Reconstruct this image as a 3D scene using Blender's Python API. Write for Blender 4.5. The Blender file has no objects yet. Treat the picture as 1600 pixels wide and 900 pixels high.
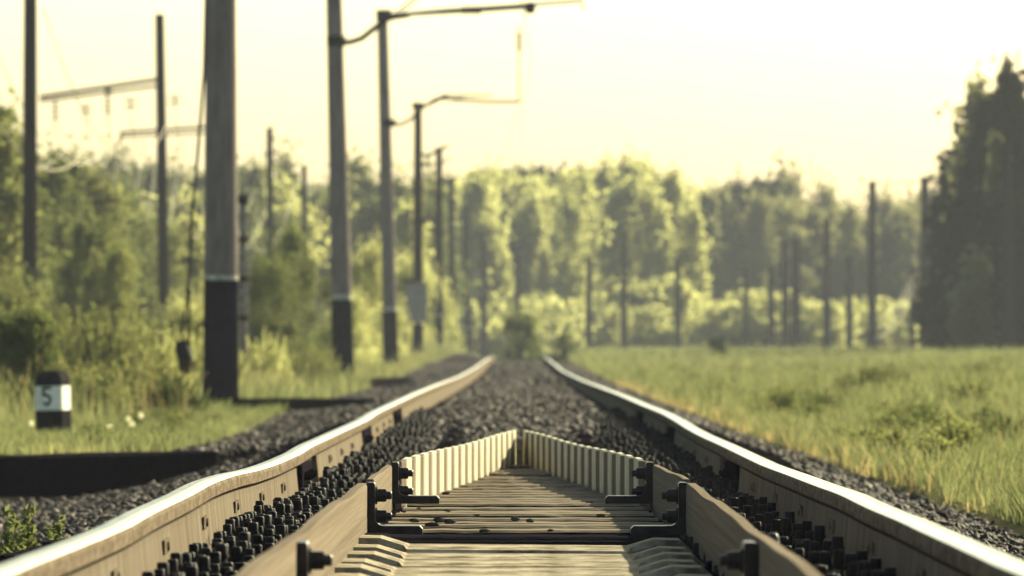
import bpy, math, random
import numpy as np
from mathutils import Vector

R = math.radians
rng = np.random.default_rng(7)
random.seed(7)
sc = bpy.context.scene
col = sc.collection

# ------------------------------------------------------------------ camera
F = 10000.0          # focal length in photo pixels (1600 wide)
CZ = 0.69            # camera height over the grass verge
cam_d = bpy.data.cameras.new("camera")
cam = bpy.data.objects.new("camera", cam_d)
col.objects.link(cam)
cam_d.sensor_width = 36.0
cam_d.lens = 225.0
cam_d.clip_start = 0.5
cam_d.clip_end = 12000
cam.location = (0, 0, CZ)
cam.rotation_euler = (math.pi / 2 + math.atan(98 / F), 0, math.atan(10 / F))
cam_d.dof.use_dof = True
cam_d.dof.focus_distance = 18.0
cam_d.dof.aperture_fstop = 9.5
cam_d.dof.aperture_blades = 8
sc.camera = cam

# ------------------------------------------------------------------ light
SUN_AZ, SUN_EL = R(37), R(26)      # azimuth to the right of the view direction
world = bpy.data.worlds.new("World")
sc.world = world
world.use_nodes = True
wn = world.node_tree.nodes
wn.clear()
sky = wn.new("ShaderNodeTexSky")
sky.sky_type = 'NISHITA'
sky.sun_disc = False
sky.sun_elevation = SUN_EL
sky.sun_rotation = SUN_AZ
sky.air_density = 1.0
sky.dust_density = 3.4
sky.ozone_density = 1.0
bg = wn.new("ShaderNodeBackground")
bg.inputs["Strength"].default_value = 0.07
wo = wn.new("ShaderNodeOutputWorld")
world.node_tree.links.new(sky.outputs[0], bg.inputs[0])
world.node_tree.links.new(bg.outputs[0], wo.inputs[0])

sun_d = bpy.data.lights.new("sun", 'SUN')
sun_d.energy = 5.0
sun_d.angle = R(0.53)
sun_d.color = (1.0, 0.89, 0.72)
sun = bpy.data.objects.new("sun", sun_d)
col.objects.link(sun)
to_sun = Vector((math.sin(SUN_AZ) * math.cos(SUN_EL), math.cos(SUN_AZ) * math.cos(SUN_EL), math.sin(SUN_EL)))
sun.rotation_euler = to_sun.to_track_quat('Z', 'Y').to_euler()
sun.location = (40, 60, 40)

vs = sc.view_settings
vs.view_transform = 'Standard'
vs.look = 'None'
vs.gamma = 1.0
vs.use_curve_mapping = False
vs.exposure = 1.85
vs.use_white_balance = True
vs.white_balance_temperature = 7000
vs.white_balance_tint = -6.5

cy = sc.cycles
cy.use_denoising = True
cy.max_bounces = 8
cy.diffuse_bounces = 5
cy.glossy_bounces = 2
cy.transmission_bounces = 6
cy.volume_bounces = 1
cy.transparent_max_bounces = 4
cy.caustics_reflective = False
cy.caustics_refractive = False
cy.sample_clamp_indirect = 6.0

# ------------------------------------------------------------------ helpers
def P(px, py, d):
    """Photo pixel + distance -> world point."""
    return np.array(((px - 810) * d / F, d, CZ - (py - 548) * d / F))

def zr(h):
    """height given relative to the camera -> world z"""
    return CZ + h

def smooth(x, a, b):
    t = np.clip((np.asarray(x, float) - a) / (b - a), 0, 1)
    return t * t * (3 - 2 * t)

class MB:
    """collects polygons and builds one mesh"""
    def __init__(s):
        s.v = []; s.f = []; s.m = []
    def add(s, verts, faces, mi=0):
        o = len(s.v)
        s.v.extend([tuple(float(c) for c in p) for p in verts])
        s.f.extend([tuple(i + o for i in f) for f in faces])
        s.m.extend([mi] * len(faces))
    def box(s, x0, x1, y0, y1, z0, z1, mi=0, bev=0.0):
        if bev <= 0:
            v = [(x, y, z) for z in (z0, z1) for y in (y0, y1) for x in (x0, x1)]
            s.add(v, [(0, 2, 3, 1), (4, 5, 7, 6), (0, 1, 5, 4), (2, 6, 7, 3), (0, 4, 6, 2), (1, 3, 7, 5)], mi)
        else:
            b = bev
            rings = []
            for z, i in ((z0, b), (z0 + b, 0), (z1 - b, 0), (z1, b)):
                c = b
                rings.append([(x0 + i + c, y0 + i, z), (x1 - i - c, y0 + i, z), (x1 - i, y0 + i + c, z), (x1 - i, y1 - i - c, z),
                              (x1 - i - c, y1 - i, z), (x0 + i + c, y1 - i, z), (x0 + i, y1 - i - c, z), (x0 + i, y0 + i + c, z)])
            v = [p for r in rings for p in r]
            f = [tuple(range(7, -1, -1)), tuple(range(24, 32))]
            for k in range(3):
                for j in range(8):
                    f.append((k * 8 + j, k * 8 + (j + 1) % 8, k * 8 + 8 + (j + 1) % 8, k * 8 + 8 + j))
            s.add(v, f, mi)
    def lathe(s, c, prof, n=16, mi=0, axis='z', mis=None, squash=1.0):
        """prof: list of (r, h) along the axis, closed with caps"""
        v = []
        for r, h in prof:
            for k in range(n):
                a = 2 * math.pi * k / n
                q = (r * math.cos(a), r * math.sin(a) * squash, h)
                if axis == 'x': q = (q[2], q[0], q[1])
                elif axis == 'y': q = (q[0], q[2], q[1])
                v.append((q[0] + c[0], q[1] + c[1], q[2] + c[2]))
        o = len(s.v)
        s.v.extend([tuple(float(t) for t in p) for p in v])
        for i in range(len(prof) - 1):
            for k in range(n):
                s.f.append((o + i * n + k, o + i * n + (k + 1) % n, o + i * n + n + (k + 1) % n, o + i * n + n + k))
                s.m.append(mis[i] if mis else mi)
        s.f.append(tuple(o + k for k in range(n - 1, -1, -1))); s.m.append(mis[0] if mis else mi)
        s.f.append(tuple(o + (len(prof) - 1) * n + k for k in range(n))); s.m.append(mis[-1] if mis else mi)
    def tube(s, pts, r, n=6, mi=0):
        pts = [np.array(p, float) for p in pts]
        rr = r if hasattr(r, '__len__') else [r] * len(pts)
        v = []
        for i, p in enumerate(pts):
            t = pts[min(i + 1, len(pts) - 1)] - pts[max(i - 1, 0)]
            t /= np.linalg.norm(t) + 1e-9
            up = np.array((0, 0, 1.)) if abs(t[2]) < 0.9 else np.array((1., 0, 0))
            a = np.cross(t, up); a /= np.linalg.norm(a)
            b = np.cross(a, t)
            for k in range(n):
                w = 2 * math.pi * k / n
                v.append(p + rr[i] * (math.cos(w) * a + math.sin(w) * b))
        f = []
        for i in range(len(pts) - 1):
            for k in range(n):
                f.append((i * n + k, i * n + n + k, i * n + n + (k + 1) % n, i * n + (k + 1) % n))
        f.append(tuple(range(n)))
        f.append(tuple((len(pts) - 1) * n + k for k in range(n - 1, -1, -1)))
        s.add(v, f, mi)
    def sweep(s, rows, closed=True, mis=None, caps=True):
        """rows: list of equally long point rings"""
        n = len(rows[0]); o = len(s.v)
        for r in rows:
            s.v.extend([tuple(float(t) for t in p) for p in r])
        for i in range(len(rows) - 1):
            for k in range(n if closed else n - 1):
                s.f.append((o + i * n + k, o + i * n + (k + 1) % n, o + i * n + n + (k + 1) % n, o + i * n + n + k))
                s.m.append(mis(i, k) if mis else 0)
        if caps and closed:
            s.f.append(tuple(o + k for k in range(n - 1, -1, -1))); s.m.append(mis(0, 0) if mis else 0)
            s.f.append(tuple(o + (len(rows) - 1) * n + k for k in range(n))); s.m.append(mis(0, 0) if mis else 0)
    def build(s, name, mats, parent=None, smooth_angle=None, recalc=True):
        me = bpy.data.meshes.new(name)
        me.from_pydata(s.v, [], s.f)
        mats = mats if isinstance(mats, (list, tuple)) else [mats]
        for m in mats: me.materials.append(m)
        if len(mats) > 1:
            me.polygons.foreach_set("material_index", s.m)
        if recalc:
            import bmesh
            b = bmesh.new(); b.from_mesh(me)
            bmesh.ops.recalc_face_normals(b, faces=b.faces)
            b.to_mesh(me); b.free()
        if smooth_angle:
            me.shade_smooth()
            try: me.set_sharp_from_angle(angle=R(smooth_angle))
            except Exception: pass
        me.update()
        o = bpy.data.objects.new(name, me)
        col.objects.link(o)
        if parent: o.parent = parent
        return o

def fast_mesh(name, V, Fc, mats, parent=None, smooth_shade=False, mi=None):
    V = np.asarray(V, np.float32).reshape(-1, 3)
    Fc = np.asarray(Fc, np.int32)
    k = Fc.shape[1]
    me = bpy.data.meshes.new(name)
    me.vertices.add(len(V)); me.vertices.foreach_set("co", V.ravel())
    me.loops.add(Fc.size); me.loops.foreach_set("vertex_index", Fc.ravel())
    me.polygons.add(len(Fc))
    me.polygons.foreach_set("loop_start", np.arange(0, Fc.size, k, dtype=np.int32))
    if smooth_shade:
        me.polygons.foreach_set("use_smooth", np.ones(len(Fc), bool))
    for m in (mats if isinstance(mats, (list, tuple)) else [mats]): me.materials.append(m)
    if mi is not None: me.polygons.foreach_set("material_index", np.asarray(mi, np.int32))
    me.update(calc_edges=True)
    me.validate()
    o = bpy.data.objects.new(name, me)
    col.objects.link(o)
    if parent: o.parent = parent
    return o

def tag(o, label=None, cat=None, group=None, kind=None):
    if label: o["label"] = label
    if cat: o["category"] = cat
    if group: o["group"] = group
    if kind: o["kind"] = kind
    return o

def empty(name, loc=(0, 0, 0)):
    o = bpy.data.objects.new(name, None)
    o.location = [float(c) for c in loc]
    o.empty_display_size = 0.1
    col.objects.link(o)
    return o

def copy_tree(o, parent=None):
    c = o.copy(); col.objects.link(c)
    if parent: c.parent = parent
    for ch in list(o.children): copy_tree(ch, c)
    return c

# ------------------------------------------------------------------ materials
def mat(name, c1, c2=None, rough=0.8, scale=8.0, metal=0.0, bump=0.0, bscale=None, stretch=None, island=0.0,
        transl=0.0, detail=6.0, spec=0.0, fac=(0.35, 0.65), c3=None, coords='Object'):
    m = bpy.data.materials.new(name); m.use_nodes = True
    nt = m.node_tree; N = nt.nodes; L = nt.links
    bs = N["Principled BSDF"]
    out = N["Material Output"]
    bs.inputs["Roughness"].default_value = rough
    bs.inputs["Metallic"].default_value = metal
    bs.inputs["Specular IOR Level"].default_value = spec
    bs.inputs["IOR"].default_value = 1.45
    tc = N.new("ShaderNodeTexCoord")
    mp = N.new("ShaderNodeMapping")
    mp.inputs["Scale"].default_value = stretch or (1, 1, 1)
    L.new(tc.outputs[coords], mp.inputs[0])
    nz = N.new("ShaderNodeTexNoise")
    nz.inputs["Scale"].default_value = scale
    nz.inputs["Detail"].default_value = detail
    nz.inputs["Roughness"].default_value = 0.65
    L.new(mp.outputs[0], nz.inputs[0])
    fac_out = nz.outputs["Fac"]
    mr = N.new("ShaderNodeMapRange")
    mr.inputs[1].default_value, mr.inputs[2].default_value = fac
    L.new(fac_out, mr.inputs[0])
    f = mr.outputs[0]
    if island > 0:
        g = N.new("ShaderNodeNewGeometry")
        mx = N.new("ShaderNodeMix"); mx.data_type = 'FLOAT'
        mx.inputs[0].default_value = island
        L.new(f, mx.inputs[2]); L.new(g.outputs["Random Per Island"], mx.inputs[3])
        f = mx.outputs[0]
    cr = N.new("ShaderNodeValToRGB")
    cr.color_ramp.elements[0].color = (*c1, 1)
    cr.color_ramp.elements[1].color = (*(c2 or c1), 1)
    if c3:
        e = cr.color_ramp.elements.new(0.9); e.color = (*(c2 or c1), 1)
        cr.color_ramp.elements[2].position = 1.0
        cr.color_ramp.elements[2].color = (*c3, 1)
    L.new(f, cr.inputs[0])
    L.new(cr.outputs[0], bs.inputs["Base Color"])
    if bump > 0:
        nb = N.new("ShaderNodeTexNoise")
        nb.inputs["Scale"].default_value = bscale or scale * 4
        nb.inputs["Detail"].default_value = 5
        L.new(mp.outputs[0], nb.inputs[0])
        bp = N.new("ShaderNodeBump")
        bp.inputs["Strength"].default_value = bump
        bp.inputs["Distance"].default_value = 0.01
        L.new(nb.outputs["Fac"], bp.inputs["Height"])
        L.new(bp.outputs[0], bs.inputs["Normal"])
    if transl > 0:
        tl = N.new("ShaderNodeBsdfTranslucent")
        br = N.new("ShaderNodeMix"); br.data_type = 'RGBA'; br.blend_type = 'MULTIPLY'
        br.inputs[0].default_value = 1.0
        br.inputs[7].default_value = (1.25, 1.22, 0.95, 1)
        L.new(cr.outputs[0], br.inputs[6])
        L.new(br.outputs[2], tl.inputs[0])
        ms = N.new("ShaderNodeMixShader")
        ms.inputs[0].default_value = transl
        L.new(bs.outputs[0], ms.inputs[1]); L.new(tl.outputs[0], ms.inputs[2])
        L.new(ms.outputs[0], out.inputs[0])
    return m

M = {}
M['soil'] = mat("soil", (0.05, 0.045, 0.025), (0.10, 0.10, 0.045), scale=1.5, rough=0.95)
M['ballast_bed'] = mat("ballast_bed", (0.01, 0.009, 0.009), (0.03, 0.026, 0.024), scale=22, rough=0.95, bump=0.8, bscale=40)
M['stone'] = mat("ballast_stone", (0.012, 0.0095, 0.0088), (0.072, 0.056, 0.045), scale=14, rough=0.75, island=0.85, c3=(0.3, 0.26, 0.2), spec=0.06)
M['dark_stone'] = mat("dark_stone", (0.02, 0.018, 0.018), (0.07, 0.06, 0.055), scale=30, rough=0.7)
M['polished'] = mat("polished_rail_steel", (0.36, 0.335, 0.25), (0.58, 0.54, 0.42), rough=0.28, metal=1.0, scale=3, stretch=(30, 0.8, 1))
M['worn'] = mat("dull_rail_steel", (0.12, 0.125, 0.09), (0.3, 0.3, 0.22), rough=0.42, metal=0.9, scale=5, stretch=(20, 0.6, 1))
M['rail_side'] = mat("rusty_rail_side", (0.075, 0.056, 0.04), (0.155, 0.123, 0.09), rough=0.7, scale=14, stretch=(1, 0.8, 3), bump=0.25)
M['side_plate'] = mat("tan_plate", (0.095, 0.075, 0.055), (0.155, 0.127, 0.096), rough=0.75, scale=3, stretch=(1, 5, 0.5), bump=0.2)
M['black_iron'] = mat("black_iron", (0.008, 0.007, 0.009), (0.022, 0.018, 0.019), rough=0.6, scale=30, spec=0.04, bump=0.2)
M['dark_iron'] = mat("dark_bracket_iron", (0.014, 0.011, 0.013), (0.04, 0.03, 0.028), rough=0.38, scale=18, spec=0.1, bump=0.3)
M['guard'] = mat("weathered_guard_timber", (0.062, 0.047, 0.034), (0.2, 0.163, 0.122), rough=0.8, scale=3.0, stretch=(6, 0.1, 22), bump=0.3, detail=10, fac=(.1, .9))
M['band_taupe'] = mat("taupe_guard_face", (0.1, 0.076, 0.058), (0.145, 0.113, 0.087), rough=0.7, scale=9, stretch=(3, 3, 0.6), bump=0.15)
M['band_cream'] = mat("cream_guard_paint", (0.36, 0.32, 0.22), (0.45, 0.41, 0.3), rough=0.6, scale=14)
M['deck'] = mat("deck_board_timber", (0.04, 0.032, 0.024), (0.25, 0.205, 0.148), rough=0.75, scale=3, stretch=(0.8, 9, 6), bump=0.5, detail=8, island=0.2)
M['tarred'] = mat("tar_and_shade_black", (0.006, 0.005, 0.008), (0.014, 0.012, 0.014), rough=0.95, scale=6, stretch=(0.6, 6, 6), bump=0.4, spec=0.0)  # tar on the timbers; stands in for shade on deck board sides
M['sleeper'] = mat("pale_sleeper", (0.07, 0.055, 0.038), (0.3, 0.255, 0.185), rough=0.85, scale=4, stretch=(2.2, 1.6, 3), fac=(.36, .62), bump=0.5, detail=8)
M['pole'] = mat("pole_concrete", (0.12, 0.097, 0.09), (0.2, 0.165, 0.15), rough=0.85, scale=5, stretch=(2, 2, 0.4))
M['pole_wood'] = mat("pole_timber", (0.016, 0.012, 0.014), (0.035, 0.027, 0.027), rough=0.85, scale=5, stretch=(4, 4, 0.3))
M['pole_black'] = mat("pole_bitumen", (0.005, 0.004, 0.011), (0.01, 0.008, 0.018), rough=0.9, scale=9, spec=0.0)
M['white_paint'] = mat("white_paint", (0.55, 0.53, 0.45), (0.78, 0.76, 0.68), rough=0.7, scale=12)
M['marker_black'] = mat("marker_black_paint", (0.012, 0.01, 0.014), (0.03, 0.025, 0.026), rough=0.5, scale=12)
M['wire'] = mat("wire_metal", (0.14, 0.125, 0.1), (0.2, 0.18, 0.15), rough=0.45, metal=0.5)
M['dark_wire'] = mat("dark_wire", (0.03, 0.025, 0.025), (0.06, 0.05, 0.045), rough=0.5)
M['tube'] = mat("cantilever_tube", (0.02, 0.017, 0.017), (0.045, 0.037, 0.035), rough=0.7, scale=6)
M['porcelain'] = mat("brown_porcelain", (0.03, 0.02, 0.017), (0.05, 0.035, 0.028), rough=0.4)
M['sign'] = mat("pale_sign", (0.2, 0.185, 0.16), (0.28, 0.255, 0.22), rough=0.6, scale=5)
M['band_paint'] = mat("weathered_band_paint", (0.22, 0.21, 0.17), (0.5, 0.48, 0.41), scale=14, rough=0.8)
M['dark_leaf'] = mat("dark_conifer_needles", (0.006, 0.009, 0.006), (0.02, 0.024, 0.014), scale=0.8, rough=0.7, island=0.4, transl=0.15)
M['grass'] = mat("grass_blades", (0.045, 0.058, 0.028), (0.17, 0.175, 0.09), scale=0.5, detail=9, rough=0.7, island=0.45, transl=0.5, c3=(0.32, 0.27, 0.15))
M['birch_leaf'] = mat("birch_leaves", (0.19, 0.2, 0.09), (0.34, 0.335, 0.165), scale=0.5, rough=0.55, island=0.3, transl=0.68)
M['shrub_leaf'] = mat("shrub_leaves", (0.08, 0.095, 0.038), (0.21, 0.21, 0.09), scale=1.2, rough=0.55, island=0.5, transl=0.5)
M['green_leaf'] = mat("dark_green_leaves", (0.055, 0.07, 0.028), (0.15, 0.16, 0.066), scale=0.8, rough=0.55, island=0.5, transl=0.4)
M['olive_leaf'] = mat("olive_leaves", (0.1, 0.105, 0.055), (0.19, 0.185, 0.095), scale=0.5, rough=0.6, island=0.3, transl=0.5)
M['pine_leaf'] = mat("pine_needles", (0.012, 0.014, 0.01), (0.032, 0.034, 0.02), scale=0.8, rough=0.6, island=0.5, transl=0.15)
M['bark'] = mat("bark", (0.07, 0.055, 0.04), (0.16, 0.13, 0.1), scale=4, rough=0.9)
M['birch_bark'] = mat("birch_bark", (0.2, 0.18, 0.15), (0.5, 0.47, 0.4), scale=5, rough=0.8)
M['line_wire'] = mat("line_wire", (0.4, 0.36, 0.27), (0.55, 0.5, 0.38), rough=0.6)
M['puff'] = mat("dandelion_puff", (0.7, 0.68, 0.55), (0.85, 0.83, 0.7), rough=0.9, transl=0.4)
M['stem'] = mat("plant_stem", (0.12, 0.11, 0.04), (0.2, 0.17, 0.07), rough=0.7)
M['dry'] = mat("dry_leaf", (0.06, 0.045, 0.03), (0.2, 0.15, 0.09), rough=0.8, scale=20)

# ------------------------------------------------------------------ terrain
LD = [6, 9.4, 12.46, 13.55, 14.84, 16.07, 17.3, 18.9, 20.8, 22.3, 23.97, 26.2, 32.07, 35.4, 40.9, 51.4, 60.3, 82.6, 110, 138, 190, 205, 225, 260, 400]
LZ = [-.335, -.335, -.343, -.337, -.335, -.329, -.334, -.349, -.358, -.359, -.352, -.351, -.3496, -.336, -.331, -.324, -.326, -.339, -.315, -.262, -.19, -.19, -.22, -.32, -.7]
RD = [6, 9.62, 10.3, 11.08, 12.0, 12.79, 14.05, 15.15, 16.45, 17.97, 20.54, 24.5, 26.6, 28.9, 31.3, 34.7, 40, 46.6, 58.5, 82.6, 110, 138, 190, 205, 225, 260, 400]
RZ = [-.338, -.338, -.341, -.34, -.34, -.339, -.341, -.339, -.344, -.349, -.357, -.355, -.356, -.352, -.341, -.333, -.336, -.336, -.345, -.362, -.36, -.30, -.19, -.19, -.22, -.32, -.7]

def pchip(xs, ys):
    xs = np.array(xs, float); ys = np.array(ys, float)
    h = np.diff(xs); dl = np.diff(ys) / h
    m = np.zeros_like(ys)
    for i in range(1, len(xs) - 1):
        if dl[i - 1] * dl[i] > 0:
            w1 = 2 * h[i] + h[i - 1]; w2 = h[i] + 2 * h[i - 1]
            m[i] = (w1 + w2) / (w1 / dl[i - 1] + w2 / dl[i])
    def f(x):
        x = np.clip(np.asarray(x, float), xs[0], xs[-1])
        i = np.clip(np.searchsorted(xs, x) - 1, 0, len(xs) - 2)
        t = (x - xs[i]) / h[i]
        return ((1 + 2 * t) * (1 - t) ** 2 * ys[i] + t * (1 - t) ** 2 * h[i] * m[i]
                + t * t * (3 - 2 * t) * ys[i + 1] + t * t * (t - 1) * h[i] * m[i + 1])
    return f
rail_l = pchip(LD, LZ)
rail_r = pchip(RD, RZ)

def rail_mid(y):
    return 0.5 * (rail_l(y) + rail_r(y))

left_hi = pchip([5, 37.2, 45, 52, 60, 73, 122, 170, 217, 272, 400], [-.6, -.60, -.655, -.69, -.67, -.655, -.68, -.45, -.2, -.05, -.1])
def left_g(x, y):
    line = 36.2 + 1.4 * (np.asarray(x, float) + 3.37) / 1.52      # the timber that edges the grass
    t = smooth(np.asarray(y, float) - line, -.02, .14)
    return left_hi(y) * t - .82 * (1 - t)
right_g = pchip([5, 25, 60, 120, 200, 300, 400], [-.68, -.66, -.64, -.6, -.42, -.14, -.1])

def shoulder_l(y):
    return np.interp(y, [5, 35.4, 37.8, 44, 73, 120, 200, 400], [3.6, 3.6, 2.1, 2.3, 2.6, 2.7, 2.6, 2.6])
def shoulder_r(y):
    return np.interp(y, [5, 24, 52, 100, 400], [1.95, 1.93, 1.83, 1.8, 1.8])

def ballast_h(x, y):
    """ballast surface relative to the camera"""
    x = np.asarray(x, float); y = np.asarray(y, float)
    top = rail_mid(y) - np.interp(y, [5, 27, 30, 45, 400], [.235, .235, .165, .12, .12])
    sh = np.where(x < 0, shoulder_l(y), shoulder_r(y))
    low = np.where(x < 0, left_g(x, y), right_g(y)) - 0.01
    outer = rail_mid(y) - np.interp(y, [5, 20, 45, 400], [.2, .2, .19, .19])
    t = smooth(np.abs(x), 0.95, np.minimum(sh, 2.6) + 0.02)
    side = outer * (1 - t) + low * t
    return np.where(np.abs(x) < 0.8, top, side)

def ground_h(x, y):
    x = np.asarray(x, float); y = np.asarray(y, float)
    l = left_g(x, y); r = right_g(y)
    g = np.where(x < 0, l, r)
    b = ballast_h(x, y) - 0.12
    sh = np.where(x < 0, shoulder_l(y), shoulder_r(y))
    w = smooth(np.abs(x), sh - 0.35, sh + 0.02)
    n = 0.03 * np.sin(x * 1.7 + y * .3) * np.sin(y * .21 + 1) * smooth(np.abs(x), 2.5, 4)
    bank = np.where(x > 0, .22 * smooth(x, .035 * y, .08 * y) * smooth(y, 40, 95) * (1 - smooth(y, 170, 300)), 0)
    return b * (1 - w) + (g + n + bank) * w

xs = np.concatenate([-np.geomspace(2500, 6, 26), np.arange(-5.8, 5.81, 0.1), np.geomspace(6, 2500, 26)])
ys = np.concatenate([np.arange(-20, 5, 5.), np.arange(5, 30, .5), np.arange(30, 35, .2), np.arange(35, 39, .06), np.arange(39, 130, 1.), np.geomspace(130, 6000, 50)])
GX, GY = np.meshgrid(xs, ys)
GZ = zr(ground_h(GX, GY))
nx, ny = len(xs), len(ys)
idx = np.arange(nx * ny).reshape(ny, nx)
quads = np.stack([idx[:-1, :-1], idx[:-1, 1:], idx[1:, 1:], idx[1:, :-1]], -1).reshape(-1, 4)
g = fast_mesh("ground", np.stack([GX, GY, GZ], -1), quads, M['soil'], smooth_shade=True)
tag(g, kind='structure')

bx = np.linspace(-2.75, 2.1, 110)
by = np.concatenate([np.arange(5, 34, .25), np.arange(34, 39, .08), np.arange(39, 60, .25), np.arange(60, 330, 1.5)])
BX, BY = np.meshgrid(bx, by)
BX = np.where(BX < 0, BX * (shoulder_l(BY) + .08) / 2.75, BX * (shoulder_r(BY) + .08) / 2.1)
BZ = zr(ballast_h(BX, BY)) - 0.03
idx = np.arange(BX.size).reshape(BX.shape)
quads = np.stack([idx[:-1, :-1], idx[:-1, 1:], idx[1:, 1:], idx[1:, :-1]], -1).reshape(-1, 4)
tag(fast_mesh("track_bed", np.stack([BX, BY, BZ], -1), quads, M['ballast_bed']), kind='structure')

# ------------------------------------------------------------------ ballast stones
PHI = (1 + 5 ** .5) / 2
ICO_V = np.array([(-1, PHI, 0), (1, PHI, 0), (-1, -PHI, 0), (1, -PHI, 0), (0, -1, PHI), (0, 1, PHI), (0, -1, -PHI), (0, 1, -PHI),
                  (PHI, 0, -1), (PHI, 0, 1), (-PHI, 0, -1), (-PHI, 0, 1)]) / math.sqrt(1 + PHI ** 2)
ICO_F = np.array([(0, 11, 5), (0, 5, 1), (0, 1, 7), (0, 7, 10), (0, 10, 11), (1, 5, 9), (5, 11, 4), (11, 10, 2), (10, 7, 6), (7, 1, 8),
                  (3, 9, 4), (3, 4, 2), (3, 2, 6), (3, 6, 8), (3, 8, 9), (4, 9, 5), (2, 4, 11), (6, 2, 10), (8, 6, 7), (9, 8, 1)])

def stones(x, y, z, r):
    n = len(x)
    V = ICO_V[None] * (1 + 0.28 * rng.standard_normal((n, 12, 1)))
    V = V * (np.stack([rng.uniform(.8, 1.3, n), rng.uniform(.8, 1.3, n), rng.uniform(.5, .95, n)], -1))[:, None, :]
    a = rng.uniform(0, 6.283, n)
    ca, sa = np.cos(a)[:, None], np.sin(a)[:, None]
    X = V[..., 0] * ca - V[..., 1] * sa; Y = V[..., 0] * sa + V[..., 1] * ca
    tl = rng.normal(0, .5, n)[:, None]
    Y2 = Y * np.cos(tl) - V[..., 2] * np.sin(tl); Z2 = Y * np.sin(tl) + V[..., 2] * np.cos(tl)
    V = np.stack([X, Y2, Z2], -1) * r[:, None, None] + np.stack([x, y, z], -1)[:, None, :]
    Fc = ICO_F[None] + (np.arange(n) * 12)[:, None, None]
    return V.reshape(-1, 3), Fc.reshape(-1, 3)

def scatter(n, x0, x1, y0, y1):
    return rng.uniform(x0, x1, n), rng.uniform(y0, y1, n)

SX, SY, SR = [], [], []
for (n, x0, x1, y0, y1, r0, r1) in (
        (13000, -2.0, -.9, 14, 36, .01, .026), (10000, -3.4, -1.8, 20, 37, .012, .028), (12000, .9, 2.0, 14, 36, .01, .026),
        (6500, -.66, .66, 27.2, 36, .012, .03), (13000, -2.5, 1.95, 36, 50, .015, .032),
        (17000, -2.75, 1.95, 50, 85, .02, .038), (12000, -2.75, 1.9, 85, 190, .03, .055), (3000, -.68, .68, 9, 27, .014, .03)):
    x, y = scatter(n, x0, x1, y0, y1)
    ok = (x > -shoulder_l(y) - .03) & (x < shoulder_r(y) + .03) & ~((np.abs(x) > .64) & (np.abs(x) < .92))
    SX.append(x[ok]); SY.append(y[ok]); SR.append((r0 + (r1 - r0) * rng.random(n) ** 1.6)[ok])
SX, SY, SR = map(np.concatenate, (SX, SY, SR))
SZ = zr(ballast_h(SX, SY)) - 0.03 + SR * rng.uniform(-.1, .55, len(SX))
V, Fc = stones(SX, SY, SZ, SR)
tag(fast_mesh("ballast_gravel", V, Fc, M['stone']), "dark crushed stone ballast with pale flecks around the rails", "ballast", kind='stuff')

# ------------------------------------------------------------------ rails
def rail(sign, zf, label):
    mb = MB()
    yy = np.concatenate([np.arange(6.5, 60, .15), np.arange(60, 206, 1.5)])
    # u: distance outward from the gauge face, h: below the running surface
    prof = [(0.000, -.012), (0.004, -.004), (0.012, 0.0), (0.038, -.0004), (0.066, -.003), (0.073, -.008), (0.073, -.036), (0.048, -.05),
            (0.046, -.14), (0.09, -.16), (0.11, -.165), (0.11, -.178), (-.036, -.178), (-.036, -.165), (-.012, -.16), (0.028, -.14),
            (0.026, -.05), (0.0, -.036)]
    rows = []
    for y in yy:
        z = zr(float(zf(y)))
        rows.append([(sign * (.76 + u), y, z + h) for u, h in prof])
    def mi(i, k):
        if k in (1, 2): return 0
        if k in (3, 4): return 1
        return 2
    mb.sweep(rows, mis=mi)
    r = mb.build("rail", [M['polished'], M['worn'], M['rail_side']], smooth_angle=25)
    tag(r, label, "rail")
    for a, b in ((7.0, 22.1), (24.3, 31.3), (33.4, 39.0), (42.0, 200.0)):
        pm = MB()
        y2 = np.linspace(a, b, max(8, int((b - a) / (.3 if b < 60 else 2))))
        pr = [(.006, -.047), (.022, -.047), (.022, -.146), (-.004, -.146), (-.002, -.14), (.006, -.06)]
        pm.sweep([[(sign * (.76 + u), y, zr(float(zf(y))) + h) for u, h in pr] for y in y2])
        p = pm.build("side_plate", M['side_plate'], r)
        for ym in np.arange(12.1, 45, 1.72):
            if a + .3 < ym < b - .3 and ym < 42:
                bm = MB()
                z = zr(float(zf(ym)))
                x = sign * .762
                bm.lathe((x, ym, z - .085), [(.017, 0), (.017, -sign * .004), (.011, -sign * .005), (.011, -sign * .008), (.008, -sign * .01)], n=8, axis='x')
                bm.box(min(x, x - sign * .0045), max(x, x - sign * .0045), ym - .1, ym + .1, z - .1, z - .07)
                bm.build("plate_bolt", M['rail_side'], p)
    for yj in (23.2, 32.3, 40.5):
        jm = MB()
        z = zr(float(zf(yj)))
        x0, x1 = sorted((sign * .764, sign * .781))
        jm.box(x0, x1, yj - .55, yj + .55, z - .145, z - .05, bev=.004)
        for q in (-.35, -.12, .12, .35):
            jm.lathe((sign * .764, yj + q, z - .095), [(.02, .0), (.02, -sign * .012), (.012, -sign * .012), (.012, -sign * .026)], n=6, axis='x')
        jm.build("joint_plate", M['tarred'], r)  # near-black colour stands in for a shaded recess in the rail
    return r
rail(-1, rail_l, "left-hand running rail with a sunlit tan inner face, bending past the kilometre marker")
rail(1, rail_r, "right-hand running rail with a shaded inner face, bending past the tall grass")

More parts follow.
